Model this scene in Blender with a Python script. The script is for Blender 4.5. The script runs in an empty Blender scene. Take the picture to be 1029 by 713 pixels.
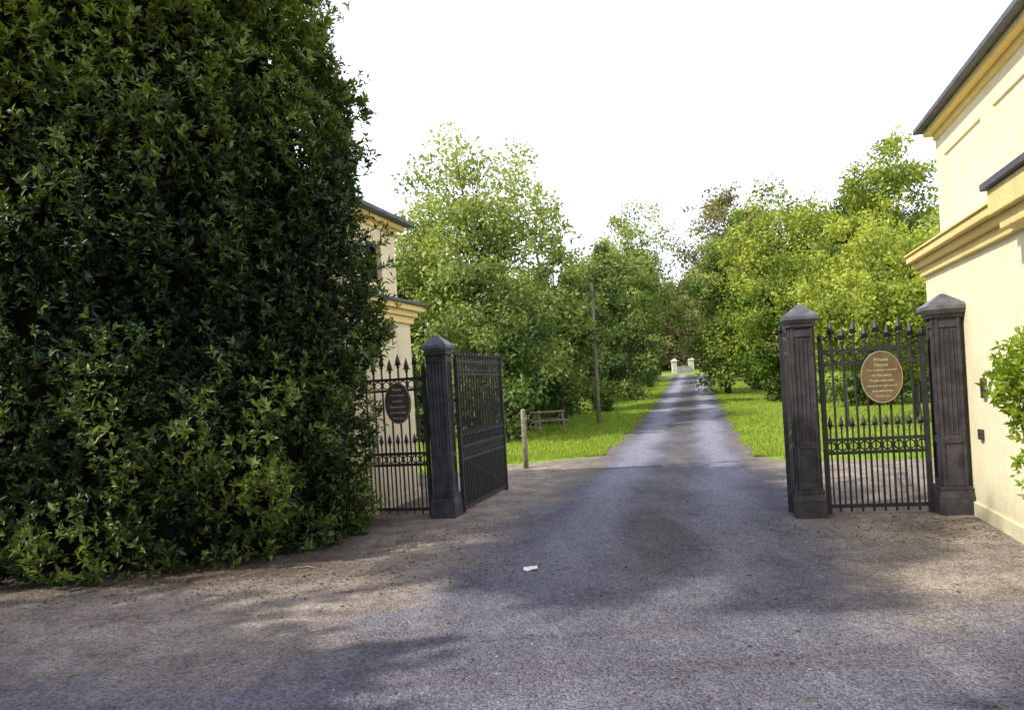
import bpy, math, random
import numpy as np
from mathutils import Matrix, Vector, noise
random.seed(7)
rng = np.random.default_rng(7)
scene = bpy.context.scene
COL = scene.collection

# ------------------------------------------------------------ helpers
def terrain(x, y):
    z = 0.033*6*np.log1p(np.exp(np.clip((np.asarray(y, float)-26)/6, -30, 60)))
    return z
def tz(x, y): return float(terrain(x, y))

def link(o, parent=None):
    COL.objects.link(o)
    if parent is not None: o.parent = parent
    return o
def empty(name, loc=(0,0,0), rotz=0):
    e = bpy.data.objects.new(name, None); e.location = loc; e.rotation_euler = (0,0,rotz)
    e.empty_display_size = 0.2
    return link(e)

class B:
    def __init__(s): s.v=[]; s.f=[]
    def box(s, x0,x1,y0,y1,z0,z1):
        if x0>x1: x0,x1=x1,x0
        if y0>y1: y0,y1=y1,y0
        n=len(s.v)
        s.v += [(x0,y0,z0),(x1,y0,z0),(x1,y1,z0),(x0,y1,z0),(x0,y0,z1),(x1,y0,z1),(x1,y1,z1),(x0,y1,z1)]
        s.f += [tuple(n+i for i in q) for q in [(0,3,2,1),(4,5,6,7),(0,1,5,4),(1,2,6,5),(2,3,7,6),(3,0,4,7)]]
    def frustum(s, w0, w1, z0, z1, cx=0, cy=0):
        n=len(s.v)
        for w,z in ((w0,z0),(w1,z1)):
            s.v += [(cx-w,cy-w,z),(cx+w,cy-w,z),(cx+w,cy+w,z),(cx-w,cy+w,z)]
        s.f += [tuple(n+i for i in q) for q in [(0,3,2,1),(4,5,6,7),(0,1,5,4),(1,2,6,5),(2,3,7,6),(3,0,4,7)]]
    def tube(s, pts, rad, n=6):
        base=len(s.v); P=[Vector(p) for p in pts]
        for i,p in enumerate(P):
            d=(P[min(i+1,len(P)-1)]-P[max(i-1,0)])
            if d.length<1e-9: d=Vector((0,0,1))
            d.normalize()
            a=Vector((0,0,1)) if abs(d.z)<0.9 else Vector((1,0,0))
            u=d.cross(a).normalized(); w=d.cross(u).normalized()
            for k in range(n):
                t=2*math.pi*k/n
                s.v.append(tuple(p+(u*math.cos(t)+w*math.sin(t))*rad[i]))
        for i in range(len(P)-1):
            for k in range(n):
                a0=base+i*n+k; a1=base+i*n+(k+1)%n
                s.f.append((a0,a1,a1+n,a0+n))
        s.f.append(tuple(base+k for k in range(n-1,-1,-1)))
        s.f.append(tuple(base+(len(P)-1)*n+k for k in range(n)))
    def ring(s, cx, cz, R, r, y=0, n=14, m=5):
        base=len(s.v)
        for i in range(n):
            a=2*math.pi*i/n
            for k in range(m):
                t=2*math.pi*k/m
                rr=R+r*math.cos(t)
                s.v.append((cx+rr*math.cos(a), y+r*math.sin(t), cz+rr*math.sin(a)))
        for i in range(n):
            for k in range(m):
                s.f.append((base+i*m+k, base+((i+1)%n)*m+k, base+((i+1)%n)*m+(k+1)%m, base+i*m+(k+1)%m))
    def obj(s, name, mat, parent=None, smooth=False, bevel=0):
        me=bpy.data.meshes.new(name); me.from_pydata(s.v,[],s.f); me.update()
        me.materials.append(mat)
        if smooth:
            for p in me.polygons: p.use_smooth=True
        o=bpy.data.objects.new(name,me); link(o,parent)
        if bevel:
            m=o.modifiers.new('bev','BEVEL'); m.width=bevel; m.segments=2; m.limit_method='ANGLE'
        return o

# ------------------------------------------------------------ materials
def newmat(name):
    m=bpy.data.materials.new(name); m.use_nodes=True
    nt=m.node_tree; nt.nodes.clear()
    out=nt.nodes.new('ShaderNodeOutputMaterial')
    return m,nt,out
def N(nt,t,**kw):
    n=nt.nodes.new(t)
    for k,v in kw.items():
        if k in n.inputs: n.inputs[k].default_value=v
        else: setattr(n,k,v)
    return n
def mixc(nt, fac, a, b, bt='MIX'):
    m=nt.nodes.new('ShaderNodeMix'); m.data_type='RGBA'; m.blend_type=bt
    for sock,val in ((m.inputs[0],fac),(m.inputs[6],a),(m.inputs[7],b)):
        if hasattr(val,'is_output'): nt.links.new(val,sock)
        elif isinstance(val,(int,float)): sock.default_value=val
        else: sock.default_value=(*val,1) if len(val)==3 else val
    return m.outputs[2]
def math_(nt, op, a, b=None, c=None, clamp=False):
    m=nt.nodes.new('ShaderNodeMath'); m.operation=op; m.use_clamp=clamp
    for i,val in enumerate((a,b,c)):
        if val is None: continue
        if hasattr(val,'is_output'): nt.links.new(val,m.inputs[i])
        else: m.inputs[i].default_value=val
    return m.outputs[0]
def maprange(nt, v, a,b,c=0.0,d=1.0):
    m=nt.nodes.new('ShaderNodeMapRange'); m.interpolation_type='SMOOTHSTEP'
    nt.links.new(v,m.inputs[0]); m.inputs[1].default_value=a; m.inputs[2].default_value=b
    m.inputs[3].default_value=c; m.inputs[4].default_value=d
    return m.outputs[0]
def noise_(nt, vec, scale, detail=4, rough=0.55):
    n=N(nt,'ShaderNodeTexNoise'); n.inputs['Scale'].default_value=scale
    n.inputs['Detail'].default_value=detail; n.inputs['Roughness'].default_value=rough
    nt.links.new(vec,n.inputs['Vector']); return n.outputs['Fac']
def principled(nt,out,rough=0.7,spec=0.4):
    p=N(nt,'ShaderNodeBsdfPrincipled'); p.inputs['Roughness'].default_value=rough
    p.inputs['Specular IOR Level'].default_value=spec
    nt.links.new(p.outputs[0],out.inputs[0]); return p

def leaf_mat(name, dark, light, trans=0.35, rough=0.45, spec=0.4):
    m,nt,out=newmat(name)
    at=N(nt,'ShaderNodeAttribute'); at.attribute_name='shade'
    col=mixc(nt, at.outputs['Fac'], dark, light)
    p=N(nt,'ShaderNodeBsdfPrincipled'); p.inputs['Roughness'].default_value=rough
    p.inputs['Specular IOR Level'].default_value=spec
    nt.links.new(col,p.inputs['Base Color'])
    t=N(nt,'ShaderNodeBsdfTranslucent')
    tc=mixc(nt,1.0,col,(1.25,1.15,0.5),'MULTIPLY')
    nt.links.new(tc,t.inputs[0])
    mx=N(nt,'ShaderNodeMixShader'); mx.inputs[0].default_value=trans
    nt.links.new(p.outputs[0],mx.inputs[1]); nt.links.new(t.outputs[0],mx.inputs[2])
    nt.links.new(mx.outputs[0],out.inputs[0])
    return m
def simple_mat(name, c1, c2, scale=8, rough=0.7, spec=0.4, bump=0.0, bscale=40):
    m,nt,out=newmat(name)
    g=N(nt,'ShaderNodeNewGeometry').outputs['Position']
    f=noise_(nt,g,scale,6,0.6)
    f=maprange(nt,f,0.3,0.7)
    p=principled(nt,out,rough,spec)
    nt.links.new(mixc(nt,f,c1,c2),p.inputs['Base Color'])
    if bump:
        b=N(nt,'ShaderNodeBump'); b.inputs['Strength'].default_value=bump; b.inputs['Distance'].default_value=0.01
        nt.links.new(noise_(nt,g,bscale,4),b.inputs['Height']); nt.links.new(b.outputs[0],p.inputs['Normal'])
    return m

M_bark  = simple_mat('bark',(0.05,0.04,0.03),(0.13,0.11,0.085),12,0.9,0.2,0.8,30)
M_iron  = simple_mat('painted_iron',(0.009,0.009,0.011),(0.026,0.025,0.027),9,0.5,0.5,0.3,60)
M_pier  = simple_mat('painted_iron_pier',(0.016,0.015,0.019),(0.055,0.048,0.055),7,0.6,0.45,0.6,40)
M_cap   = simple_mat('pier_cap',(0.07,0.075,0.09),(0.15,0.16,0.19),7,0.45,0.5,0.3,40)
M_slate = simple_mat('slate',(0.045,0.05,0.07),(0.10,0.105,0.14),6,0.55,0.5,0.5,25)
M_wood  = simple_mat('weathered_wood',(0.16,0.13,0.09),(0.32,0.28,0.21),14,0.85,0.2,0.6,50)
M_white = simple_mat('white_paint',(0.7,0.69,0.66),(0.82,0.81,0.78),3,0.7,0.3)
M_glass = simple_mat('window_glass',(0.015,0.018,0.02),(0.03,0.033,0.035),2,0.08,0.6)
M_sign  = simple_mat('sign_board',(0.10,0.07,0.032),(0.17,0.115,0.055),9,0.5,0.4)
M_sign2 = simple_mat('sign_board_dark',(0.035,0.035,0.032),(0.07,0.066,0.06),6,0.5,0.4)
M_letter= simple_mat('sign_lettering',(0.40,0.35,0.22),(0.50,0.44,0.29),6,0.6,0.3)
M_box   = simple_mat('intercom_plastic',(0.03,0.03,0.03),(0.05,0.05,0.05),6,0.5,0.4)
M_core  = simple_mat('bush_shade_core',(0.004,0.006,0.003),(0.012,0.016,0.006),6,1.0,0.0)  # near-black colour stands for the shade deep between the leaves

def stucco(name, c1, c2, stain):
    m,nt,out=newmat(name)
    g=N(nt,'ShaderNodeNewGeometry').outputs['Position']
    sx=N(nt,'ShaderNodeSeparateXYZ'); nt.links.new(g,sx.inputs[0])
    f=maprange(nt,noise_(nt,g,1.6,6,0.65),0.3,0.7)
    col=mixc(nt,f,c1,c2)
    mp=N(nt,'ShaderNodeMapping'); mp.inputs['Scale'].default_value=(5,5,0.5); nt.links.new(g,mp.inputs[0])
    st=maprange(nt,noise_(nt,mp.outputs[0],1.4,5,0.6),0.50,0.75,0,0.5)
    col=mixc(nt,st,col,stain)
    low=maprange(nt,sx.outputs[2],0.0,0.6,0.8,0.0)
    low=math_(nt,'MULTIPLY',low,noise_(nt,g,5,5))
    col=mixc(nt,low,col,(0.22,0.2,0.13))
    p=principled(nt,out,0.85,0.2); nt.links.new(col,p.inputs['Base Color'])
    b=N(nt,'ShaderNodeBump'); b.inputs['Strength'].default_value=0.45; b.inputs['Distance'].default_value=0.012
    hh=math_(nt,'ADD',noise_(nt,g,45,5),math_(nt,'MULTIPLY',noise_(nt,g,3,4),3.0))
    nt.links.new(hh,b.inputs['Height']); nt.links.new(b.outputs[0],p.inputs['Normal'])
    return m
M_wall  = stucco('cream_render',(0.85,0.77,0.52),(0.90,0.83,0.60),(0.72,0.62,0.41))
M_wallL = stucco('buff_render',(0.77,0.65,0.40),(0.83,0.72,0.48),(0.57,0.48,0.31))
M_mould = stucco('ochre_moulding',(0.80,0.61,0.24),(0.86,0.69,0.31),(0.62,0.49,0.25))

def paving(name):
    m,nt,out=newmat(name)
    g=N(nt,'ShaderNodeNewGeometry').outputs['Position']
    sx=N(nt,'ShaderNodeSeparateXYZ'); nt.links.new(g,sx.inputs[0])
    X,Y=sx.outputs[0],sx.outputs[1]
    warp=noise_(nt,g,0.5,4)
    d=math_(nt,'SUBTRACT',X,math_(nt,'MULTIPLY_ADD',Y,0.23,-0.53))
    d=math_(nt,'ADD',d,math_(nt,'MULTIPLY_ADD',warp,0.9,-0.45))
    ad=math_(nt,'ABSOLUTE',d)
    tr=math_(nt,'ABSOLUTE',math_(nt,'SUBTRACT',ad,0.78))
    track=maprange(nt,tr,0.08,0.55,1,0)
    big=maprange(nt,noise_(nt,g,0.45,6,0.65),0.35,0.65)
    med=maprange(nt,noise_(nt,g,2.2,6,0.7),0.3,0.7)
    fine=noise_(nt,g,55,3,0.7)
    base=mixc(nt,big,(0.11,0.112,0.145),(0.18,0.183,0.225))
    base=mixc(nt,math_(nt,'MULTIPLY',med,0.5),base,(0.115,0.103,0.12))
    mp=N(nt,'ShaderNodeMapping'); mp.inputs['Rotation'].default_value=(0,0,math.atan(0.23)); mp.inputs['Scale'].default_value=(1.6,0.25,1); nt.links.new(g,mp.inputs[0])
    strk=maprange(nt,noise_(nt,mp.outputs[0],1.5,5,0.65),0.45,0.7,0,0.5)
    base=mixc(nt,strk,base,(0.24,0.23,0.27))
    mp2=N(nt,'ShaderNodeMapping'); mp2.inputs['Rotation'].default_value=(0,0,-0.3); mp2.inputs['Scale'].default_value=(0.3,2.0,1); nt.links.new(g,mp2.inputs[0])
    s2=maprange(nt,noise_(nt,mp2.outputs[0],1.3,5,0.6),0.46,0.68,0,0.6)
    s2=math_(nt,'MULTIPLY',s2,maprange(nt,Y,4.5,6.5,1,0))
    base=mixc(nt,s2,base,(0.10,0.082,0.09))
    mid=maprange(nt,ad,0.0,0.55,0.6,0.0)
    mid=math_(nt,'MULTIPLY',mid,math_(nt,'MULTIPLY_ADD',med,0.6,0.4))
    mid=math_(nt,'MULTIPLY',mid,maprange(nt,Y,4.5,8,0,1))
    base=mixc(nt,mid,base,(0.13,0.112,0.088))
    edge=maprange(nt,math_(nt,'ADD',ad,math_(nt,'MULTIPLY_ADD',noise_(nt,g,2.5,5,0.7),0.8,-0.4)),1.05,1.45,0,0.8)
    edge=math_(nt,'MULTIPLY',edge,maprange(nt,Y,10,14,0,1))
    base=mixc(nt,edge,base,(0.19,0.165,0.13))
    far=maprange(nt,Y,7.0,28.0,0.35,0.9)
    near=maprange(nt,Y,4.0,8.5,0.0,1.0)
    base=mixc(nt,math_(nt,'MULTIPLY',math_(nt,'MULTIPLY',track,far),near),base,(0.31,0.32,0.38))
    gr=maprange(nt,math_(nt,'ADD',ad,math_(nt,'MULTIPLY_ADD',noise_(nt,g,1.3,5,0.65),1.8,-0.9)),1.2,2.3)
    gy=maprange(nt,math_(nt,'ADD',Y,math_(nt,'MULTIPLY_ADD',noise_(nt,g,0.8,4),2.2,-1.1)),3.9,5.8)
    gr=math_(nt,'MULTIPLY',gr,gy)
    grit=mixc(nt,med,(0.20,0.16,0.13),(0.42,0.355,0.30))
    base=mixc(nt,math_(nt,'MULTIPLY',gr,0.85),base,grit)
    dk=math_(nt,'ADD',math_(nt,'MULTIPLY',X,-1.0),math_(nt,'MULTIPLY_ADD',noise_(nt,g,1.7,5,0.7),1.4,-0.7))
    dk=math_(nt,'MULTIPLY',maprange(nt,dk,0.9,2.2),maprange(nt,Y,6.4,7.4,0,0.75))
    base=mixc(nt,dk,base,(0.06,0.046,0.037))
    vo=N(nt,'ShaderNodeTexVoronoi'); vo.inputs['Scale'].default_value=75; nt.links.new(g,vo.inputs['Vector'])
    sp=N(nt,'ShaderNodeSeparateColor'); nt.links.new(vo.outputs['Color'],sp.inputs[0])
    k=math_(nt,'MULTIPLY_ADD',sp.outputs[0],1.0,0.5)
    cc=N(nt,'ShaderNodeCombineColor')
    for i in range(3): nt.links.new(k,cc.inputs[i])
    base=mixc(nt,0.9,base,cc.outputs[0],'MULTIPLY')
    sp2=maprange(nt,noise_(nt,g,5.5,5,0.75),0.56,0.70,0,0.5)
    base=mixc(nt,sp2,base,(0.075,0.068,0.07))
    p=principled(nt,out,1.0,0.04); nt.links.new(base,p.inputs['Base Color'])
    b=N(nt,'ShaderNodeBump'); b.inputs['Strength'].default_value=0.9; b.inputs['Distance'].default_value=0.014
    h=math_(nt,'ADD',math_(nt,'MULTIPLY',vo.outputs['Distance'],-0.8),math_(nt,'ADD',fine,math_(nt,'MULTIPLY',med,1.6)))
    nt.links.new(h,b.inputs['Height']); nt.links.new(b.outputs[0],p.inputs['Normal'])
    return m
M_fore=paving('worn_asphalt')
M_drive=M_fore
def grassmat():
    m,nt,out=newmat('lawn')
    g=N(nt,'ShaderNodeNewGeometry').outputs['Position']
    a=maprange(nt,noise_(nt,g,0.5,5,0.6),0.3,0.7); b_=maprange(nt,noise_(nt,g,9,4,0.7),0.3,0.7)
    c=mixc(nt,a,(0.19,0.28,0.03),(0.31,0.41,0.06)); c=mixc(nt,math_(nt,'MULTIPLY',b_,0.5),c,(0.11,0.18,0.022))
    p=principled(nt,out,0.9,0.1); nt.links.new(c,p.inputs['Base Color'])
    b=N(nt,'ShaderNodeBump'); b.inputs['Strength'].default_value=0.8; b.inputs['Distance'].default_value=0.05
    nt.links.new(noise_(nt,g,18,4,0.7),b.inputs['Height']); nt.links.new(b.outputs[0],p.inputs['Normal'])
    return m
M_grass=grassmat()

# ------------------------------------------------------------ leaves (real geometry)
def leaf_mesh(name, C, D, Nn, L, W, S, mat, parent=None, fold=0.25):
    n=len(C)
    D=D/np.linalg.norm(D,axis=1,keepdims=True)
    Nn=Nn-(Nn*D).sum(1,keepdims=True)*D
    Nn=Nn/(np.linalg.norm(Nn,axis=1,keepdims=True)+1e-9)
    R=np.cross(D,Nn)
    L=L[:,None]; W=W[:,None]
    V=np.empty((n,4,3),np.float32)
    V[:,0]=C
    V[:,1]=C+D*L*0.5+R*W*0.5+Nn*W*fold
    V[:,2]=C+D*L-Nn*L*0.12
    V[:,3]=C+D*L*0.5-R*W*0.5+Nn*W*fold
    idx=(np.arange(n)*4)[:,None]+np.array([0,1,2,0,2,3])[None]
    me=bpy.data.meshes.new(name)
    me.vertices.add(n*4); me.vertices.foreach_set('co',V.ravel())
    me.loops.add(n*6); me.loops.foreach_set('vertex_index',idx.ravel().astype(np.int32))
    me.polygons.add(n*2)
    me.polygons.foreach_set('loop_start',(np.arange(n*2)*3).astype(np.int32))
    me.polygons.foreach_set('loop_total',np.full(n*2,3,np.int32))
    me.update(calc_edges=True)
    at=me.attributes.new('shade','FLOAT','FACE')
    at.data.foreach_set('value',np.repeat(np.clip(S,0,1),2).astype(np.float32))
    me.materials.append(mat)
    o=bpy.data.objects.new(name,me); link(o,parent); return o

def unit(n):
    v=rng.normal(size=(n,3)); return v/np.linalg.norm(v,axis=1,keepdims=True)

def clump_leaves(cc, cr, cs, per, size, flat=0.75, up=0.5):
    n=len(cc)*per
    k=np.repeat(np.arange(len(cc)),per)
    u=unit(n); r=rng.random(n)**0.45
    off=u*r[:,None]*cr[k][:,None]; off[:,2]*=flat
    C=cc[k]+off
    Nn=u*0.7+rng.normal(size=(n,3))*0.55; Nn[:,2]+=up
    D=rng.normal(size=(n,3)); D[:,2]-=0.3; D+=u*0.6
    L=size*rng.uniform(0.7,1.35,n); W=L*rng.uniform(0.45,0.65,n)
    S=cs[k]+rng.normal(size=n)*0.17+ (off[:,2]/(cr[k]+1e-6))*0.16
    return C,D,Nn,L,W,S

def tree(name, x, y, H, rx, bottom, mat, nclump=70, per=200, leaf=0.14, trunk=0.14, seed=1, ry=None, crad=None, lobes=0.35, shade=0.5, hollow=0.5, lean=0.0, out=0.3):
    global rng
    rng=np.random.default_rng(seed); rnd=random.Random(seed)
    ry=ry or rx
    z0=tz(x,y)
    e=empty(name,(x,y,z0))
    rz=(H-bottom)/2; cz=bottom+rz
    u=unit(nclump)
    lob=np.array([noise.noise(Vector(tuple(v*1.7))+Vector((seed*3.1,0,0))) for v in u])
    r=(rng.random(nclump)**hollow)*(1+lob*lobes*1.6)
    cr=(crad or rx*0.27)*rng.uniform(0.6,1.35,nclump)
    taper=1-0.2*np.clip(u[:,2],0,1)
    cc=np.stack([u[:,0]*rx*r*0.9*taper+lean*(u[:,2]+1)*0.5, u[:,1]*ry*r*0.9*taper, cz+u[:,2]*rz*r*0.97],1)
    cc[:,2]=np.maximum(cc[:,2],0.25)
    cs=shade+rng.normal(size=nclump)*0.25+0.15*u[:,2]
    m=int(nclump*out)
    u2=unit(m); u2[:,2]=np.abs(u2[:,2])*0.9+u2[:,2]*0.1
    c2=np.stack([u2[:,0]*rx*.97,u2[:,1]*ry*.97,cz+u2[:,2]*rz*.97],1)*rng.uniform(0.93,1.04,(m,1))
    A=clump_leaves(cc,cr,cs,per,leaf)
    Bq=clump_leaves(c2,cr[:m]*0.5,cs[:m]+0.1,max(8,per//6),leaf)
    arr=[np.concatenate([a,b]) for a,b in zip(A,Bq)]
    leaf_mesh('foliage',*arr,mat,e)
    b=B()
    top=Vector((lean*0.6,0,bottom+(H-bottom)*0.72))
    pts=[];rad=[]
    for i in range(8):
        t=i/7
        pts.append((top.x*t+rnd.uniform(-1,1)*0.04*H*0.2*t, rnd.uniform(-1,1)*0.04*H*0.2*t, -0.1+t*(top.z+0.1)))
        rad.append(trunk*(1.25 if i==0 else 1-0.8*t))
    b.tube(pts,rad,8)
    def limb(c):
        s=min(0.95,max(0.15,(c.z-0.35*math.hypot(c.x,c.y))/top.z))
        k=s*7; i0=min(6,int(k)); f=k-i0
        p=Vector(pts[i0]).lerp(Vector(pts[i0+1]),f)
        if p.z<0.8 : return
        midp=p.lerp(c,0.5)+Vector((rnd.uniform(-.15,.15),rnd.uniform(-.15,.15),rnd.uniform(-.1,.25)))
        r0=trunk*0.35*(1-s*0.6)
        b.tube([p,midp,c],[r0,r0*0.6,r0*0.2],5)
    for i in range(min(nclump,36)): limb(Vector(tuple(cc[i])))
    for i in range(m): limb(Vector(tuple(c2[i])))
    b.obj('trunk',M_bark,e,smooth=True)
    return e

# ------------------------------------------------------------ ground
def grid_axis(lo,hi,near_lo,near_hi,step,grow=1.25):
    a=list(np.arange(near_lo,near_hi+1e-6,step)); s=step
    while a[-1]<hi: s*=grow; a.append(a[-1]+s)
    s=step
    while a[0]>lo: s*=grow; a.insert(0,a[0]-s)
    return np.array(a)
gx=grid_axis(-400,500,-20,40,1.0); gy=grid_axis(-200,700,-5,100,1.0)
GX,GY=np.meshgrid(gx,gy); GZ=np.minimum(terrain(GX,GY),14)
me=bpy.data.meshes.new('ground'); nx=len(gx); ny=len(gy)
V=np.stack([GX,GY,GZ],-1).reshape(-1,3)
F=[(j*nx+i,j*nx+i+1,(j+1)*nx+i+1,(j+1)*nx+i) for j in range(ny-1) for i in range(nx-1)]
me.from_pydata(V.tolist(),[],F); me.materials.append(M_grass)
for p in me.polygons: p.use_smooth=True
link(bpy.data.objects.new('ground',me))

def wig(t,s): return 0.07*math.sin(t*1.7+s)+0.05*math.sin(t*3.9+s*2)+0.03*math.sin(t*9.1+s*3)
def sheet(name, ys, left, right, mat, lift, nseg=10):
    v=[];f=[]
    for y in ys:
        l,r=left(y),right(y)
        for k in range(nseg+1):
            x=l+(r-l)*k/nseg; v.append((x,y,tz(x,y)+lift))
    for j in range(len(ys)-1):
        for k in range(nseg):
            a=j*(nseg+1)+k; f.append((a,a+1,a+nseg+2,a+nseg+1))
    me=bpy.data.meshes.new(name); me.from_pydata(v,[],f); me.materials.append(mat)
    link(bpy.data.objects.new(name,me))
axis=lambda y:0.23*y-0.53-(0.035*(y-68)**2 if y>68 else 0)
naxis=lambda y:0.23*y-0.53
def fl(y):
    if y<11: return -16.0
    if y<14.4: return -3.6+(y-11)*0.35+wig(y,1)
    t=min(1,(y-14.4)/2.2); t=t*t*(3-2*t)
    return -2.41+(axis(16.6)-1.6+2.41)*t**1.2+wig(y,1)*(1-t)
def fr(y):
    if y<12.0: return 14.0
    t=min(1,(y-12.0)/2.4); t=1-(1-t)**3
    return 12.0+(axis(14.4)+1.66-12.0)*t
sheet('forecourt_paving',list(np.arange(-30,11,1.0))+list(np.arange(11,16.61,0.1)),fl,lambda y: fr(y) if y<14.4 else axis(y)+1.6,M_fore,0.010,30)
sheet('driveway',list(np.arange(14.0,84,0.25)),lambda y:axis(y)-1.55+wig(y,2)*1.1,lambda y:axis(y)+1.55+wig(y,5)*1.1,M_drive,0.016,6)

# ------------------------------------------------------------ grass blades
def blades(name, pts, h, w, mat):
    n=len(pts); C=pts.copy()
    D=rng.normal(size=(n,3))*0.45; D[:,2]=1
    Nn=rng.normal(size=(n,3)); 
    L=h*rng.uniform(0.5,1.4,n); W=w*rng.uniform(0.7,1.3,n)
    S=rng.random(n)
    leaf_mesh(name,C,D,Nn,L,W,S,mat,fold=0.05)
M_blade=leaf_mat('grass_blades',(0.18,0.27,0.028),(0.38,0.49,0.08),0.35,0.6,0.2)
def band(n,y0,y1,side,w):
    y=y0+(y1-y0)*rng.random(n)**1.6
    off=1.48+w*rng.random(n)**1.7
    x=naxis(y)+side*off+0.08*np.sin(y*1.7)
    return np.stack([x,y,terrain(x,y)+0.0],1)
P=np.concatenate([band(26000,16.4,60,-1,4.5),band(26000,14.5,60,1,6.0)])
q=np.stack([rng.uniform(4.2,14,20000),rng.uniform(12.6,26,20000),np.zeros(20000)],1); q=q[(q[:,0]-naxis(q[:,1])>1.7)]
q=q[np.array([a[1]>14.4 or a[0]>fr(a[1]) for a in q])]
q2=np.stack([rng.uniform(-6,3,20000),rng.uniform(14.4,26,20000),np.zeros(20000)],1); q2=q2[(naxis(q2[:,1])-q2[:,0]>1.6)]
q2=q2[np.array([a[1]>16.6 or a[0]<fl(a[1]) for a in q2])]
q[:,2]=terrain(q[:,0],q[:,1]);q2[:,2]=terrain(q2[:,0],q2[:,1])
blades('grass',np.concatenate([P,q,q2]),0.08,0.022,M_blade)

# ------------------------------------------------------------ lodges
def lodge(name, origin, sgn, L, W, windows, near_panels, right=False):
    ang=-math.atan(0.27)
    e=empty(name,(origin[0],origin[1],0),ang)
    X=lambda x: x*sgn
    wm=M_wall if right else M_wallL
    dz=0.24 if right else 0.0
    w=B()
    w.box(X(0),X(W),-L,0,-0.05,2.60)
    u0,u1=2.90,3.92+dz; xin=0.16 if right else 0.12; th=0.22
    cuts=sorted(windows)
    y=-L+0.12
    for (a,b_,z0,z1) in cuts:
        w.box(X(xin),X(xin+th),y,a,u0,u1)
        w.box(X(xin),X(xin+th),a,b_,u0,z0); w.box(X(xin),X(xin+th),a,b_,z1,u1)
        y=b_
    w.box(X(xin),X(xin+th),y,-0.12,u0,u1)
    w.box(X(xin+th),X(W-0.12),-L+0.12,-L+0.34,u0,u1)
    w.box(X(xin+th),X(W-0.12),-0.34,-0.12,u0,u1)
    w.box(X(W-0.34),X(W-0.12),-L+0.34,-0.34,u0,u1)
    w.obj('walls',wm,e)
    pl=B(); pl.box(X(-0.025),X(W+0.025),-L-0.025,0.025,-0.04,0.16); pl.obj('plinth',wm,e,bevel=0.01)
    mo=B()
    for o,z0,z1 in ((0.05,2.60,2.70),(0.10,2.70,2.78),(0.17,2.78,2.86)):
        mo.box(X(-o),X(W+o),-L-o,o,z0,z1)
    for o,z0,z1 in ((-0.08,3.92,3.99),(0.0,3.99,4.06)):
        if right: o-=0.05
        mo.box(X(-o),X(W+o),-L-o,o,z0+dz,z1+dz)
    pb=B()
    for (a,b_) in near_panels:
        for q in ((a,b_,3.04,3.08),(a,b_,3.90,3.94),(a,a+0.04,3.08,3.90),(b_-0.04,b_,3.08,3.90)):
            pb.box(X(xin-0.02),X(xin+0.01),*q)
    if near_panels: pb.obj('wall_panels',wm,e,bevel=0.005)
    if right:
        mo.box(X(-0.30),X(-0.171),-L-.1,-3.45,2.70,2.90)
        mo.box(X(-0.24),X(-0.12),-L-.1,-3.50,2.58,2.699)
    mo.obj('cornice',M_mould,e,bevel=0.008)
    sl=B()
    if right:
        co_=B(); co_.box(X(-0.19),X(W+0.19),-L-0.19,0.19,2.86,2.885); co_.obj('coping',M_mould,e,bevel=0.006)
        sl.box(X(-0.34),X(-0.05),-L-.14,-3.41,2.903,2.96)
    else:
        sl.box(X(-0.22),X(W+0.22),-L-0.22,0.22,2.86,2.90)
    o=0.04 if right else 0.12
    zt=4.06+dz
    sl.box(X(-o),X(W+o),-L-o,o,zt,zt+.05)
    n=len(sl.v); mid=W/2; hh=5.1+dz; ins=min(W,L)/2*0.95; zt+=.051
    xs=[X(-o),X(W+o)]; x0,x1=min(xs),max(xs)
    sl.v+=[(x0,-L-o,zt),(x1,-L-o,zt),(x1,o,zt),(x0,o,zt),(X(mid),-L+ins,hh),(X(mid),-ins,hh)]
    sl.f+=[(n,n+1,n+4),(n+1,n+2,n+5,n+4),(n+2,n+3,n+5),(n+3,n,n+4,n+5)]
    sl.obj('slate_roof',M_slate,e,bevel=0.006)
    gl=B(); fr_=B()
    for (a,b_,z0,z1) in cuts:
        gl.box(X(xin+0.12),X(xin+0.14),a+0.002,b_-0.002,z0+0.002,z1-0.002)
        for q in ((a,b_,z0,z0+0.04),(a,b_,z1-0.04,z1),(a,a+0.04,z0+0.04,z1-0.04),(b_-0.04,b_,z0+0.04,z1-0.04),((a+b_)/2-0.015,(a+b_)/2+0.015,z0+0.04,z1-0.04)):
            fr_.box(X(xin+0.07),X(xin+0.115),*q)
    if cuts:
        gl.obj('window_glass',M_glass,e); fr_.obj('window_frame',M_iron,e)
    return e
lodge('gate_lodge',(-1.5,11.9),-1,2.3,5.0,[(-1.12,-0.62,3.15,3.70)],[])
rl=lodge('gate_lodge',(4.98,9.5),1,7.0,5.0,[],[(-1.9,-0.5),(-3.6,-2.2)],True)
def wall_item(name, yw, z, w, h, mat):
    x=4.98+0.27*(yw-9.5); e=empty(name,(x,yw,z),-math.atan(0.27))
    b=B(); b.box(-0.035,-0.001,-w/2,w/2,-h/2,h/2); b.obj('housing',mat,e,bevel=0.006)
    c=B(); 
    for k in range(4): c.box(-0.04,-0.036,-w*0.32,w*0.32,h*(0.30-k*0.1),h*(0.34-k*0.1))
    c.box(-0.043,-0.036,-w*0.12,w*0.12,-h*0.34,-h*0.16); c.obj('grille',M_cap,e)
wall_item('intercom_panel',7.52,1.31,0.10,0.19,M_box)
wall_item('wall_vent',7.68,0.86,0.10,0.10,M_box)

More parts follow.
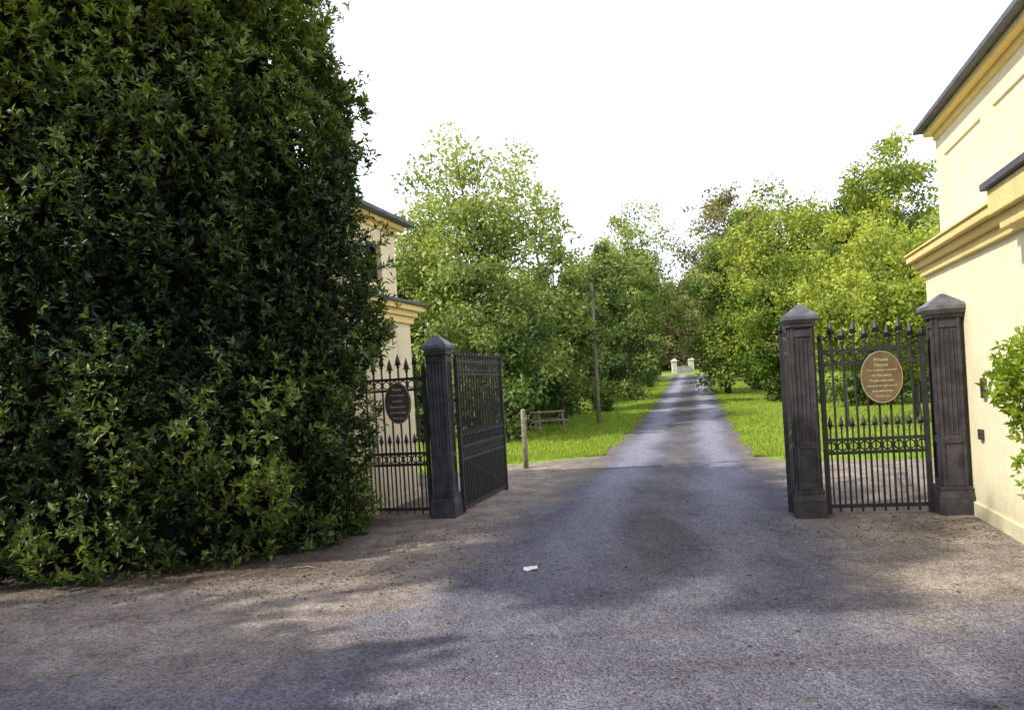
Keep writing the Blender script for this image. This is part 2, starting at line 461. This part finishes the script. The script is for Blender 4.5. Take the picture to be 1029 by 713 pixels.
# ------------------------------------------------------------ gate piers
GA=-math.atan(0.25)
def pier(x,y,sc,capsc):
    e=empty('gate_pier',(x,y,0),GA); e.scale=(sc,sc,1)
    b=B()
    b.box(-.19,.19,-.19,.19,-0.03,0.20); b.frustum(.19,.165,.20,.27); b.box(-.17,.17,-.17,.17,.27,.31)
    b.box(-.135,.135,-.135,.135,.31,2.03)
    for s in (-1,1):
        for a in (-.1325,.1325-.035):
            b.box(a,a+.035, s*.136, s*.155, .31,2.03)
            b.box(s*.136, s*.155, a, a+.035, .31,2.03)
        for z in (.31,.75,1.93):
            b.box(-.097,.097,s*.136,s*.152,z,z+.07); b.box(s*.136,s*.152,-.097,.097,z,z+.07)
        for a in (-.05,0,.05):
            b.tube([(a,s*.137,.84),(a,s*.137,1.91)],[.013,.013],6)
            b.tube([(s*.137,a,.84),(s*.137,a,1.91)],[.013,.013],6)
    b.box(-.17,.17,-.17,.17,2.03,2.07)
    b.obj('shaft',M_pier,e,bevel=0.005)
    c=B(); c.frustum(.175*capsc,.225*capsc,2.07,2.11); c.box(-.23*capsc,.23*capsc,-.23*capsc,.23*capsc,2.11,2.15); c.frustum(.225*capsc,.02,2.15,2.28)
    c.obj('pyramid_cap',M_cap,e,bevel=0.004)
    return e
pier(-0.92,9.92,.84,.86); pier(3.08,8.50,.84,.93); pier(4.46,8.22,.88,1.0)

def spear(b,x,z,s=1.0,y=0):
    b.tube([(x,y,z),(x,y,z+.012*s),(x,y,z+.03*s)],[.010*s,.024*s,.010*s],6)
    b.tube([(x,y,z+.03*s),(x,y,z+.075*s),(x,y,z+.17*s)],[.008*s,.030*s,.002],6)
    for d in (-1,1):
        b.tube([(x,y,z+.02*s),(x+d*.032*s,y,z+.055*s),(x+d*.045*s,y,z+.03*s)],[.009*s,.009*s,.005*s],4)
def panel(b,L,top,rails,spears=True,step=0.115,tops=None):
    st=0.024
    for x in (0,L): b.box(x-st,x+st,-st,st,0.04,top+0.02)
    for z,h in rails: b.box(st,L-st,-.012,.012,z-h/2,z+h/2)
    n=max(3,round(L/step)); 
    for i in range(1,n):
        x=L*i/n
        zt=top+(0.06 if (i%2 and spears) else 0)
        b.tube([(x,0,0.06),(x,0,zt)],[.0125,.0125],6)
        spear(b,x,zt,1.1 if spears else 0.7)
    for i in range(n):
        x=L*(i+0.5)/n
        b.tube([(x,0,0.10),(x,0,0.93)],[.0095,.0095],5)
        spear(b,x,0.93,0.85)
        zc=(rails[-1][0]+rails[-2][0])/2
        b.ring(x,zc,min(L/n*0.40,0.05),.008)
        zc2=(rails[1][0]+rails[2][0])/2
        b.ring(x,zc2,min(L/n*0.40,0.05),.008,n=10,m=4)
    for x in (0,L): b.tube([(x,0,top+.02),(x,0,top+.05),(x,0,top+.08),(x,0,top+.11)],[.012,.028,.026,.004],8)
def oriented(name,p0,p1):
    e=empty(name,(p0[0],p0[1],0),math.atan2(p1[1]-p0[1],p1[0]-p0[0]))
    return e, math.hypot(p1[0]-p0[0],p1[1]-p0[1])
railsS=[(0.12,.04),(0.68,.035),(0.82,.035),(1.62,.03),(1.76,.035)]
e,L=oriented('side_gate_railing',(3.27,8.46),(4.25,8.26)); b=B(); panel(b,L,1.84,railsS,step=.108); b.obj('railing',M_iron,e)
e,L=oriented('side_gate_railing',(-2.0,10.22),(-1.12,9.97)); b=B(); panel(b,L,1.84,railsS,step=.108); b.obj('railing',M_iron,e)
railsM=[(0.10,.04),(0.70,.035),(0.86,.035),(1.78,.035),(1.95,.04)]
for p0,p1 in (((-0.72,10.06),(-0.20,12.0)),((2.94,8.70),(3.66,10.5))):
    e,L=oriented('iron_gate',p0,p1); b=B(); panel(b,L,1.97,railsM,spears=False,step=0.12)
    b.tube([(0.02,0,0.75),(L-0.02,0,0.12)],[.009,.009],5)
    b.obj('gate_leaf',M_iron,e)

# ------------------------------------------------------------ oval signs
def sign(x,y,z,rx,rz,mat,lines,ang):
    e=empty('oval_sign',(x,y,z),ang)
    n=40
    def disc(nm,sx,sz,y0,y1,m):
        v=[(sx*math.cos(2*math.pi*i/n),y0,sz*math.sin(2*math.pi*i/n)) for i in range(n)]+[(sx*math.cos(2*math.pi*i/n),y1,sz*math.sin(2*math.pi*i/n)) for i in range(n)]
        bb=B(); bb.v=v; bb.f=[tuple(range(n)),tuple(range(2*n-1,n-1,-1))]+[(i,n+i,n+(i+1)%n,(i+1)%n) for i in range(n)]
        return bb.obj(nm,m,e)
    disc('board',rx,rz,-.012,.012,mat)
    bb=B(); 
    for i in range(n):
        a=2*math.pi*i/n;c=2*math.pi*(i+1)/n
        bb.tube([(rx*.97*math.cos(a),-.014,rz*.97*math.sin(a)),(rx*.97*math.cos(c),-.014,rz*.97*math.sin(c))],[.003,.003],5)
    bb.obj('rim',M_letter,e)
    for k,(t,s) in enumerate(lines):
        cu=bpy.data.curves.new('lettering','FONT'); cu.body=t; cu.size=s; cu.align_x='CENTER'; cu.align_y='CENTER'; cu.extrude=0.001; cu.offset=0.0004
        o=bpy.data.objects.new('lettering',cu); o.data.materials.append(M_letter)
        o.location=(0,-0.0145,rz*0.66-k*rz*1.38/(len(lines)-1)); o.rotation_euler=(math.pi/2,0,0); link(o,e)
sign(3.83,8.30,1.46,.205,.275,M_sign,[("Private",.05),("House",.05),("This entrance is private",.031),("for the safety",.036),("Please use main",.038),("entrance for light goods",.030),("and deliveries",.036),("Thank you",.035)],GA)
sign(-1.47,10.02,1.46,.175,.26,M_sign2,[("Private",.045),("This entrance",.036),("is private",.036),("Please use the",.036),("main entrance",.036),("Thank you",.036)],GA)

# ------------------------------------------------------------ big evergreen bush
def profile(t): return (1-np.clip(t,0,1)**5)**0.5
def rosettes(P,A,S,nl,l0,l1,wr):
    n=len(P)
    k=np.repeat(np.arange(n),nl); j=np.tile(np.arange(nl),n)
    ax=A/np.linalg.norm(A,axis=1,keepdims=True)
    ref=np.where(np.abs(ax[:,2:3])<0.9,np.array([[0,0,1.0]]),np.array([[1.0,0,0]]))
    u=np.cross(ax,ref); u/=np.linalg.norm(u,axis=1,keepdims=True); w=np.cross(ax,u)
    th=j*2.4+rng.random(n)[k]*6.28+rng.normal(size=n*nl)*0.25
    ph=np.radians(rng.uniform(20,80,n*nl))
    radial=u[k]*np.cos(th)[:,None]+w[k]*np.sin(th)[:,None]
    D=ax[k]*np.cos(ph)[:,None]+radial*np.sin(ph)[:,None]
    Nn=ax[k]*np.sin(ph)[:,None]-radial*np.cos(ph)[:,None]+rng.normal(size=(n*nl,3))*0.15
    C=P[k]-ax[k]*(rng.random(n*nl)*0.10)[:,None]
    sc=rng.uniform(.75,1.25,n)[k]
    L=rng.uniform(l0,l1,n*nl)*sc; W=L*wr*rng.uniform(.8,1.2,n*nl)
    SS=S[k]+rng.normal(size=n*nl)*0.12
    return C,D,Nn,L,W,SS
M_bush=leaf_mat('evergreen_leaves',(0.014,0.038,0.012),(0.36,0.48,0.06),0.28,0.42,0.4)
def big_bush(name,cx,cy,rx,ry,H,n,mat,seed):
    global rng
    rng=np.random.default_rng(seed)
    e=empty(name,(cx,cy,0))
    th=rng.random(n)*2*math.pi; t=rng.random(n)**0.95
    keep=(np.sin(th)<0.75)|(np.cos(th)>0.2)|(rng.random(n)<0.4)
    th=th[keep]; t=t[keep]; n=len(th)
    ncap=n//6; t[:ncap]=1-0.22*rng.random(ncap)**1.5
    pr=profile(t)*np.where(t*H<2.4,0.90+0.10*(t*H/2.4),1.0)
    inside=np.ones(n); inside[:ncap]=np.sqrt(rng.random(ncap))
    def D3(a,zz):
        c,s=math.cos(a),math.sin(a)
        big=noise.noise(Vector((c*1.3,s*1.3,zz*0.6+seed)))
        md=noise.noise(Vector((c*5.0,s*5.0,zz*1.5+seed)))
        return 0.24*big+0.40*md+0.16*noise.noise(Vector((c*12,s*12,zz*4+seed)))
    disp=np.array([D3(a,z*H) for a,z in zip(th,t)])
    depth=rng.exponential(0.14,n); spr=np.where(rng.random(n)<0.12,rng.uniform(0,0.28,n),0)
    rr=disp-np.minimum(depth,0.7)+spr*np.clip(t*3,0.3,1)
    dx,dy=np.cos(th),np.sin(th)
    zdrop=1-0.13*np.clip(dx,0,1)**2
    z=t*H*np.where(t>0.5,1-(1-zdrop)*(t-0.5)*2,1)+np.where(t>0.78,disp*1.2+spr,0)+spr*0.8
    P=np.stack([dx*(rx*pr*inside+rr*np.clip(pr*1.5,0,1)),dy*(ry*pr*inside+rr*np.clip(pr*1.5,0,1)),np.maximum(z,0.04)],1)
    up=np.clip((t-0.55)*2,0,1)
    A=np.stack([dx*(1-up*0.6)*0.8,dy*(1-up*0.6)*0.8,0.75+up*0.6],1)+rng.normal(size=(n,3))*0.45
    S=0.06+disp*0.6+np.where(spr>0,0.14,0)+rng.normal(size=n)*0.06-np.minimum(depth,0.5)*0.45+2.5*np.clip(t-0.44,0,1)*(1-0.75*dx)+0.3*np.clip(0.2-t,0,1)  # sunlit upper left and shaded depths painted into the leaf colour
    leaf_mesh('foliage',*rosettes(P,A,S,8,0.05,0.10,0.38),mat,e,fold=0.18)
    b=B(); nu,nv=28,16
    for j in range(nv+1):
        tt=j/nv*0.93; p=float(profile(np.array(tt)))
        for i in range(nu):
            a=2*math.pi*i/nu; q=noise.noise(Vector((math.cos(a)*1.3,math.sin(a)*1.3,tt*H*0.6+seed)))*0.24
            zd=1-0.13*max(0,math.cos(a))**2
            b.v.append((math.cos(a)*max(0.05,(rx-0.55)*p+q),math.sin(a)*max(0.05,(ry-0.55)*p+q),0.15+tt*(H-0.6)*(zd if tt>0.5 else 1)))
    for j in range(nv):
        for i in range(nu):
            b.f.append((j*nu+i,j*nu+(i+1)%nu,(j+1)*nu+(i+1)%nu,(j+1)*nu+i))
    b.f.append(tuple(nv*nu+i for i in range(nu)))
    b.obj('shade_core',M_core,e)  # solid dark core added to close gaps, shade put into its colour
    s=B(); r_=random.Random(seed)
    for i in range(60):
        a=r_.random()*6.28; k=r_.uniform(.3,.85)
        s.tube([(math.cos(a)*rx*.3*k,math.sin(a)*ry*.3*k,0),(math.cos(a)*rx*.6*k,math.sin(a)*ry*.6*k,1.0),(math.cos(a)*rx*k*1.0,math.sin(a)*ry*k*1.0,r_.uniform(1.2,5))],[.04,.03,.01],5)
    s.obj('stems',M_bark,e)
    return e
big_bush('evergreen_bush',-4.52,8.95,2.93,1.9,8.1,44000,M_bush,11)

M_clim=leaf_mat('climber_leaves',(0.16,0.27,0.02),(0.40,0.52,0.06),0.45,0.4,0.4)
e=empty('climbing_shrub',(3.94,5.95,0))
rng=np.random.default_rng(5)
pp=[];
for (c,r,n) in (((0.0,0.05,1.4),(.28,.5,.42),420),((.04,-.1,.75),(.16,.5,.5),200),((0.02,-.3,.25),(.18,.5,.25),120)):
    u=unit(n); pp.append(np.array(c)+u*np.array(r)*(rng.random((n,1))**0.4))
pp=np.concatenate(pp); A=rng.normal(size=pp.shape)*0.6+np.array([-.6,-.3,.6])
leaf_mesh('foliage',*rosettes(pp,A,0.5+rng.normal(size=len(pp))*0.2,7,.05,.085,.42),M_clim,e)
b=B()
for i in range(14):
    a=random.uniform(-.4,.4); b.tube([(0.05,a*.3,0),(0,a*.7,.7),(random.uniform(-.1,.05),a,random.uniform(1.1,1.7))],[.012,.009,.004],5)
b.obj('stems',M_bark,e)

# ------------------------------------------------------------ trees
M_lt=leaf_mat('leaves_light',(0.08,0.15,0.03),(0.40,0.48,0.15),0.42,0.5,0.3)
M_yl=leaf_mat('leaves_yellow_green',(0.09,0.17,0.02),(0.48,0.54,0.10),0.42,0.5,0.3)
M_md=leaf_mat('leaves_mid',(0.032,0.078,0.02),(0.21,0.28,0.075),0.35,0.5,0.3)
M_dk=leaf_mat('leaves_dark',(0.016,0.042,0.016),(0.09,0.15,0.04),0.25,0.5,0.3)
M_br=leaf_mat('leaves_olive',(0.13,0.13,0.06),(0.33,0.32,0.16),0.35,0.6,0.2)
T=tree
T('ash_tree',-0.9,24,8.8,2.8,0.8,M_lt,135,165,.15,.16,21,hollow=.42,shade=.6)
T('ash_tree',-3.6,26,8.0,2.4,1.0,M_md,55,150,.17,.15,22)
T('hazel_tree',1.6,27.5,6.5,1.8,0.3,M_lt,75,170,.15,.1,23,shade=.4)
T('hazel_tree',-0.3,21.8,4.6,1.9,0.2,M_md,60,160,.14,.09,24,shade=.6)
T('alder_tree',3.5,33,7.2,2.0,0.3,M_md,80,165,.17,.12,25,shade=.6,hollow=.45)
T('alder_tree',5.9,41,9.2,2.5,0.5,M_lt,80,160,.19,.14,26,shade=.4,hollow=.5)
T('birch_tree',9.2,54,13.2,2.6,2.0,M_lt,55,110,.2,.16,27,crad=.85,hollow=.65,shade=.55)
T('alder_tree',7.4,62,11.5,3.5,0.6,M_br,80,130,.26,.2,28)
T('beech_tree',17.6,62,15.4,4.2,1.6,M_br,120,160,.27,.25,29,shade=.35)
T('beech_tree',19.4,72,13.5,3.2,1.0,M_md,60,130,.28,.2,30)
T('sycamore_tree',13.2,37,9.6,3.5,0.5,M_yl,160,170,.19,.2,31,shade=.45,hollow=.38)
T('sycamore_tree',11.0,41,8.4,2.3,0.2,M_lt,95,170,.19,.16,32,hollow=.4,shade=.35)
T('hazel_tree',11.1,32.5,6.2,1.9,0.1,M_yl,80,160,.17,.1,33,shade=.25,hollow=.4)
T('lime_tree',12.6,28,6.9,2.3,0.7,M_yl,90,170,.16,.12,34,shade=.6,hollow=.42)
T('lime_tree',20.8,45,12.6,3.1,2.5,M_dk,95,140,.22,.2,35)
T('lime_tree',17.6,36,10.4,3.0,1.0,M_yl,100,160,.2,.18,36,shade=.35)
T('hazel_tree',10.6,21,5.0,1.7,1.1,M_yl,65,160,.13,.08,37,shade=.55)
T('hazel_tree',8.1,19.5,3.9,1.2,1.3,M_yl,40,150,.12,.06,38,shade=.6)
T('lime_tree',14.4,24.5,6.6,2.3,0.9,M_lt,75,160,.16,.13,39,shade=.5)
# trees beside the road on the near side (they throw the foreground shade)
T('oak_tree',-6.0,-4.0,11.5,3.1,4.6,M_md,120,110,.38,.22,41,hollow=.4)
T('oak_tree',-10.6,-3.5,11.0,3.1,4.0,M_md,110,110,.38,.25,42,hollow=.4)
T('oak_tree',-12.8,1.2,9.5,2.8,3.0,M_md,80,110,.38,.2,43,hollow=.4)
T('oak_tree',-2.2,-4.9,12.0,3.2,5.5,M_md,100,110,.38,.22,44,hollow=.4)
T('oak_tree',-10.0,0.8,8.6,2.2,4.2,M_md,70,110,.34,.18,45,hollow=.4)
T('shade_caster_tree',-13.0,0.5,18.2,1.9,13.2,M_md,60,110,.34,.24,46,hollow=.4)  # unseen tree, added with a high narrow crown only to cast shade

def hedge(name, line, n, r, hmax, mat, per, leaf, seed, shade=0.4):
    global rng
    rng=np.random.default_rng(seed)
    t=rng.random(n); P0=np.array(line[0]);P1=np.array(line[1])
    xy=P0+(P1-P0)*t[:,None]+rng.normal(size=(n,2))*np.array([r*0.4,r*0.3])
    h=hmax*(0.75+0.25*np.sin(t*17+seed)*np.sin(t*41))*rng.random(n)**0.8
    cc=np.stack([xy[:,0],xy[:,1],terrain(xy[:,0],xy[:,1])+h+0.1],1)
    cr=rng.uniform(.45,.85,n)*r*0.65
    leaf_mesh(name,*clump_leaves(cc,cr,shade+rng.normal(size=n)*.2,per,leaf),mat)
hedge('hedge',((0.1,26.5),(13.0,74)),260,1.1,2.9,M_dk,120,.18,51,.6)
hedge('hedge',((-3.5,23.5),(1.0,26.8)),70,1.1,2.2,M_dk,130,.15,52,.7)
hedge('hedge',((11.0,31),(20.6,70)),230,1.15,3.4,M_md,120,.19,53,.4)
hedge('hedge',((11.8,28.0),(20,27.5)),100,1.2,2.4,M_md,130,.15,54,.5)
def woodland(name, x0,x1,y0,y1,n,h0,h1,mat,seed):
    global rng
    rng=np.random.default_rng(seed)
    tx=rng.uniform(x0,x1,n); ty=rng.uniform(y0,y1,n); th=rng.uniform(h0,h1,n)
    CC=[];CR=[];CS=[]
    for a,b_,h in zip(tx,ty,th):
        m=26; u=unit(m); s=rng.normal()*.18
        g0=tz(a,b_)
        CC.append(np.stack([a+u[:,0]*h*.28,b_+u[:,1]*h*.28,g0+h*.46+u[:,2]*h*.42],1)); CR.append(rng.uniform(.7,1.3,m)*h*.1); CS.append(.45+s+rng.normal(size=m)*.15)
    leaf_mesh(name,*clump_leaves(np.concatenate(CC),np.concatenate(CR),np.concatenate(CS),60,.42),mat)
woodland('distant_trees',-30,14,85,120,24,8,12,M_md,61)
woodland('distant_trees',26,75,95,125,24,8,12,M_lt,62)
woodland('distant_trees',24,45,52,70,14,7,10,M_md,63)
woodland('distant_trees',-20,-4,34,60,14,6,9,M_md,64)
woodland('distant_trees',13,28,93,108,24,8,14,M_br,65)

# ------------------------------------------------------------ small things
def post(name,x,y,h,r,mat,parts=None):
    e=empty(name,(x,y,tz(x,y))); b=B()
    b.tube([(0,0,-.05),(0,0,h*.5),(0,0,h-.04),(0,0,h-.015),(0,0,h)],[r*1.05,r,r,r*.8,r*.35],10); b.obj('post',mat,e,smooth=True)
    return e
post('wooden_post',0.14,14.9,1.12,.05,M_wood)
up=post('utility_pole',2.75,26.4,4.7,.07,M_wood)
b=B(); b.box(-.22,.22,-.04,.04,4.3,4.36)
for x in (-.18,0.18): b.tube([(x,0,4.36),(x,0,4.44)],[.025,.018],6)
b.obj('cross_arm',M_wood,up)
e=empty('picnic_bench',(0.95,24.0,tz(.9,24)),0.15); b=B()
for k in range(3): b.box(-.5,.5,-.28+k*.19,-.28+k*.19+.17,.62,.66)
for s in (-.68,.52): b.box(-.5,.5,s,s+.16,.38,.42)
for x in (-.36,.36):
    b.box(x-.03,x+.03,-.68,.68,.33,.378); b.tube([(x+.06,-.45,0),(x+.06,-.18,.62)],[.035,.035],6); b.tube([(x+.06,.45,0),(x+.06,.18,.62)],[.035,.035],6)
b.obj('bench_frame',M_wood,e)
M_lime=simple_mat('limewash',(0.42,0.42,0.38),(0.58,0.57,0.52),3,0.8,0.2)
for x,y in ((16.6,82),(18.8,84)):
    e=empty('white_gate_pier',(x,y,tz(x,y))); b=B(); b.box(-.24,.24,-.24,.24,-.1,1.2); b.box(-.31,.31,-.31,.31,1.2,1.3); b.frustum(.29,.05,1.3,1.5); b.obj('shaft',M_lime,e,bevel=.01)
e=empty('white_wing_wall',(17.7,83,tz(17.7,83)),.73); b=B(); b.box(-1.15,1.15,-.12,.12,-.1,.6); b.box(-1.1,1.1,-.17,.17,.6,.68); b.obj('wall',M_lime,e,bevel=.01)
e=empty('paper_scrap',(0.05,6.8,0.012)); b=B()
r_=random.Random(3); n=5
for j in range(n):
    for i in range(n): b.v.append(((i-2)*.028+r_.uniform(-.008,.008),(j-2)*.022+r_.uniform(-.006,.006),.008+r_.uniform(0,.03)))
for j in range(n-1):
    for i in range(n-1): b.f.append((j*n+i,j*n+i+1,(j+1)*n+i+1,(j+1)*n+i))
b.obj('crumpled_sheet',M_white,e)
M_fall=leaf_mat('fallen_leaves',(0.07,0.045,0.025),(0.28,0.2,0.1),0.15,0.8,0.2)
rng=np.random.default_rng(77)
def scatter(n,cx,cy,sx,sy): return np.stack([cx+rng.normal(size=n)*sx,cy+rng.normal(size=n)*sy],1)
Q=np.concatenate([scatter(1600,-2.8,7.0,1.8,.35),scatter(900,-1.2,8.4,.5,.7),scatter(800,3.3,7.8,.9,.5),scatter(400,4.2,7.5,.3,.6),scatter(350,.5,13.5,.5,1.2),scatter(350,4.3,11.5,.6,1.4),scatter(500,1.5,6,2.6,2.0),scatter(400,1.6,10,.4,2),scatter(500,-.6,9.3,.3,.7)])
n=len(Q); C=np.concatenate([Q,np.full((n,1),0.018)],1)
D=rng.normal(size=(n,3)); D[:,2]*=.15; Nn=rng.normal(size=(n,3))*.25+np.array([0,0,1]); L=rng.uniform(.015,.045,n)
leaf_mesh('fallen_leaves',C,D,Nn,L,L*.6,rng.random(n),M_fall)
b=B()
for i in range(2600):
    k=r_.random()
    if k<.35: x,y=r_.gauss(-2.5,1.6),r_.gauss(6.9,.5)
    elif k<.7: x,y=r_.gauss(3.2,.9),r_.gauss(7.2,.9)
    else: x,y=r_.uniform(-4,4.5),r_.uniform(2.3,12)
    s=r_.uniform(.004,.013); n0=len(b.v)
    for d in ((1,0,0),(-1,0,0),(0,1,0),(0,-1,0),(0,0,1),(0,0,-1)):
        q=r_.uniform(.6,1.2)*s; b.v.append((x+d[0]*q+r_.uniform(-.2,.2)*s,y+d[1]*q,0.012+s*.4+d[2]*q*.7))
    b.f+=[tuple(n0+i for i in f) for f in ((0,2,4),(2,1,4),(1,3,4),(3,0,4),(2,0,5),(1,2,5),(3,1,5),(0,3,5))]
b.obj('gravel',simple_mat('gravel_stone',(0.12,0.11,0.11),(0.36,0.34,0.33),30,.8,.3))
b=B()
for i in range(10):
    x,y=-1.9+r_.gauss(0,.45),7.2+r_.gauss(0,.15); a=r_.uniform(-.5,.9); l=r_.uniform(.12,.4)
    b.tube([(x,y,.02),(x+l*.5*math.cos(a),y+l*.5*math.sin(a),.03+r_.random()*.02),(x+l*math.cos(a),y+l*math.sin(a)+.03,.02)],[.005,.004,.002],5)
b.obj('fallen_sticks',M_wood)

# ------------------------------------------------------------ light
sun_dir=Vector((-0.89,-0.45,0)).normalized()
EL=math.radians(43)
sv=Vector((sun_dir.x*math.cos(EL),sun_dir.y*math.cos(EL),math.sin(EL)))
sd=bpy.data.lights.new('sun','SUN'); sd.energy=5.0; sd.angle=math.radians(0.6); sd.color=(1.0,0.93,0.79)
so=bpy.data.objects.new('sun',sd); so.rotation_euler=sv.to_track_quat('Z','Y').to_euler(); so.location=(-20,-5,20); link(so)
w=bpy.data.worlds.new('World'); scene.world=w; w.use_nodes=True
nt=w.node_tree; nt.nodes.clear()
out=nt.nodes.new('ShaderNodeOutputWorld'); bg=nt.nodes.new('ShaderNodeBackground'); bg.inputs[1].default_value=0.15
sky=nt.nodes.new('ShaderNodeTexSky'); sky.sky_type='NISHITA'; sky.sun_disc=False
sky.sun_elevation=EL; sky.sun_rotation=math.atan2(sun_dir.x,sun_dir.y); sky.dust_density=2.0; sky.air_density=1.0
tc=nt.nodes.new('ShaderNodeTexCoord'); sp=nt.nodes.new('ShaderNodeSeparateXYZ'); nt.links.new(tc.outputs['Generated'],sp.inputs[0])
f=maprange(nt,sp.outputs[2],0.4,0.95,1.0,0.4)
c=mixc(nt,f,sky.outputs[0],(11.4,11.8,13.4))
nt.links.new(c,bg.inputs[0]); nt.links.new(bg.outputs[0],out.inputs[0])
scene.view_settings.view_transform='Standard'; scene.view_settings.look='None'; scene.view_settings.exposure=0; scene.view_settings.gamma=1

# ------------------------------------------------------------ camera
cd=bpy.data.cameras.new('camera'); cd.sensor_width=36; cd.lens=28.0; cd.clip_end=2000; cd.clip_start=0.05
cd.shift_y=0.0296; cd.shift_x=-0.0018
co=bpy.data.objects.new('camera',cd); link(co)
co.matrix_world=Matrix.Translation((0,0,1.6))@Matrix.Rotation(math.radians(90),4,'X')@Matrix.Rotation(math.radians(-3.4),4,'Z')
scene.camera=co
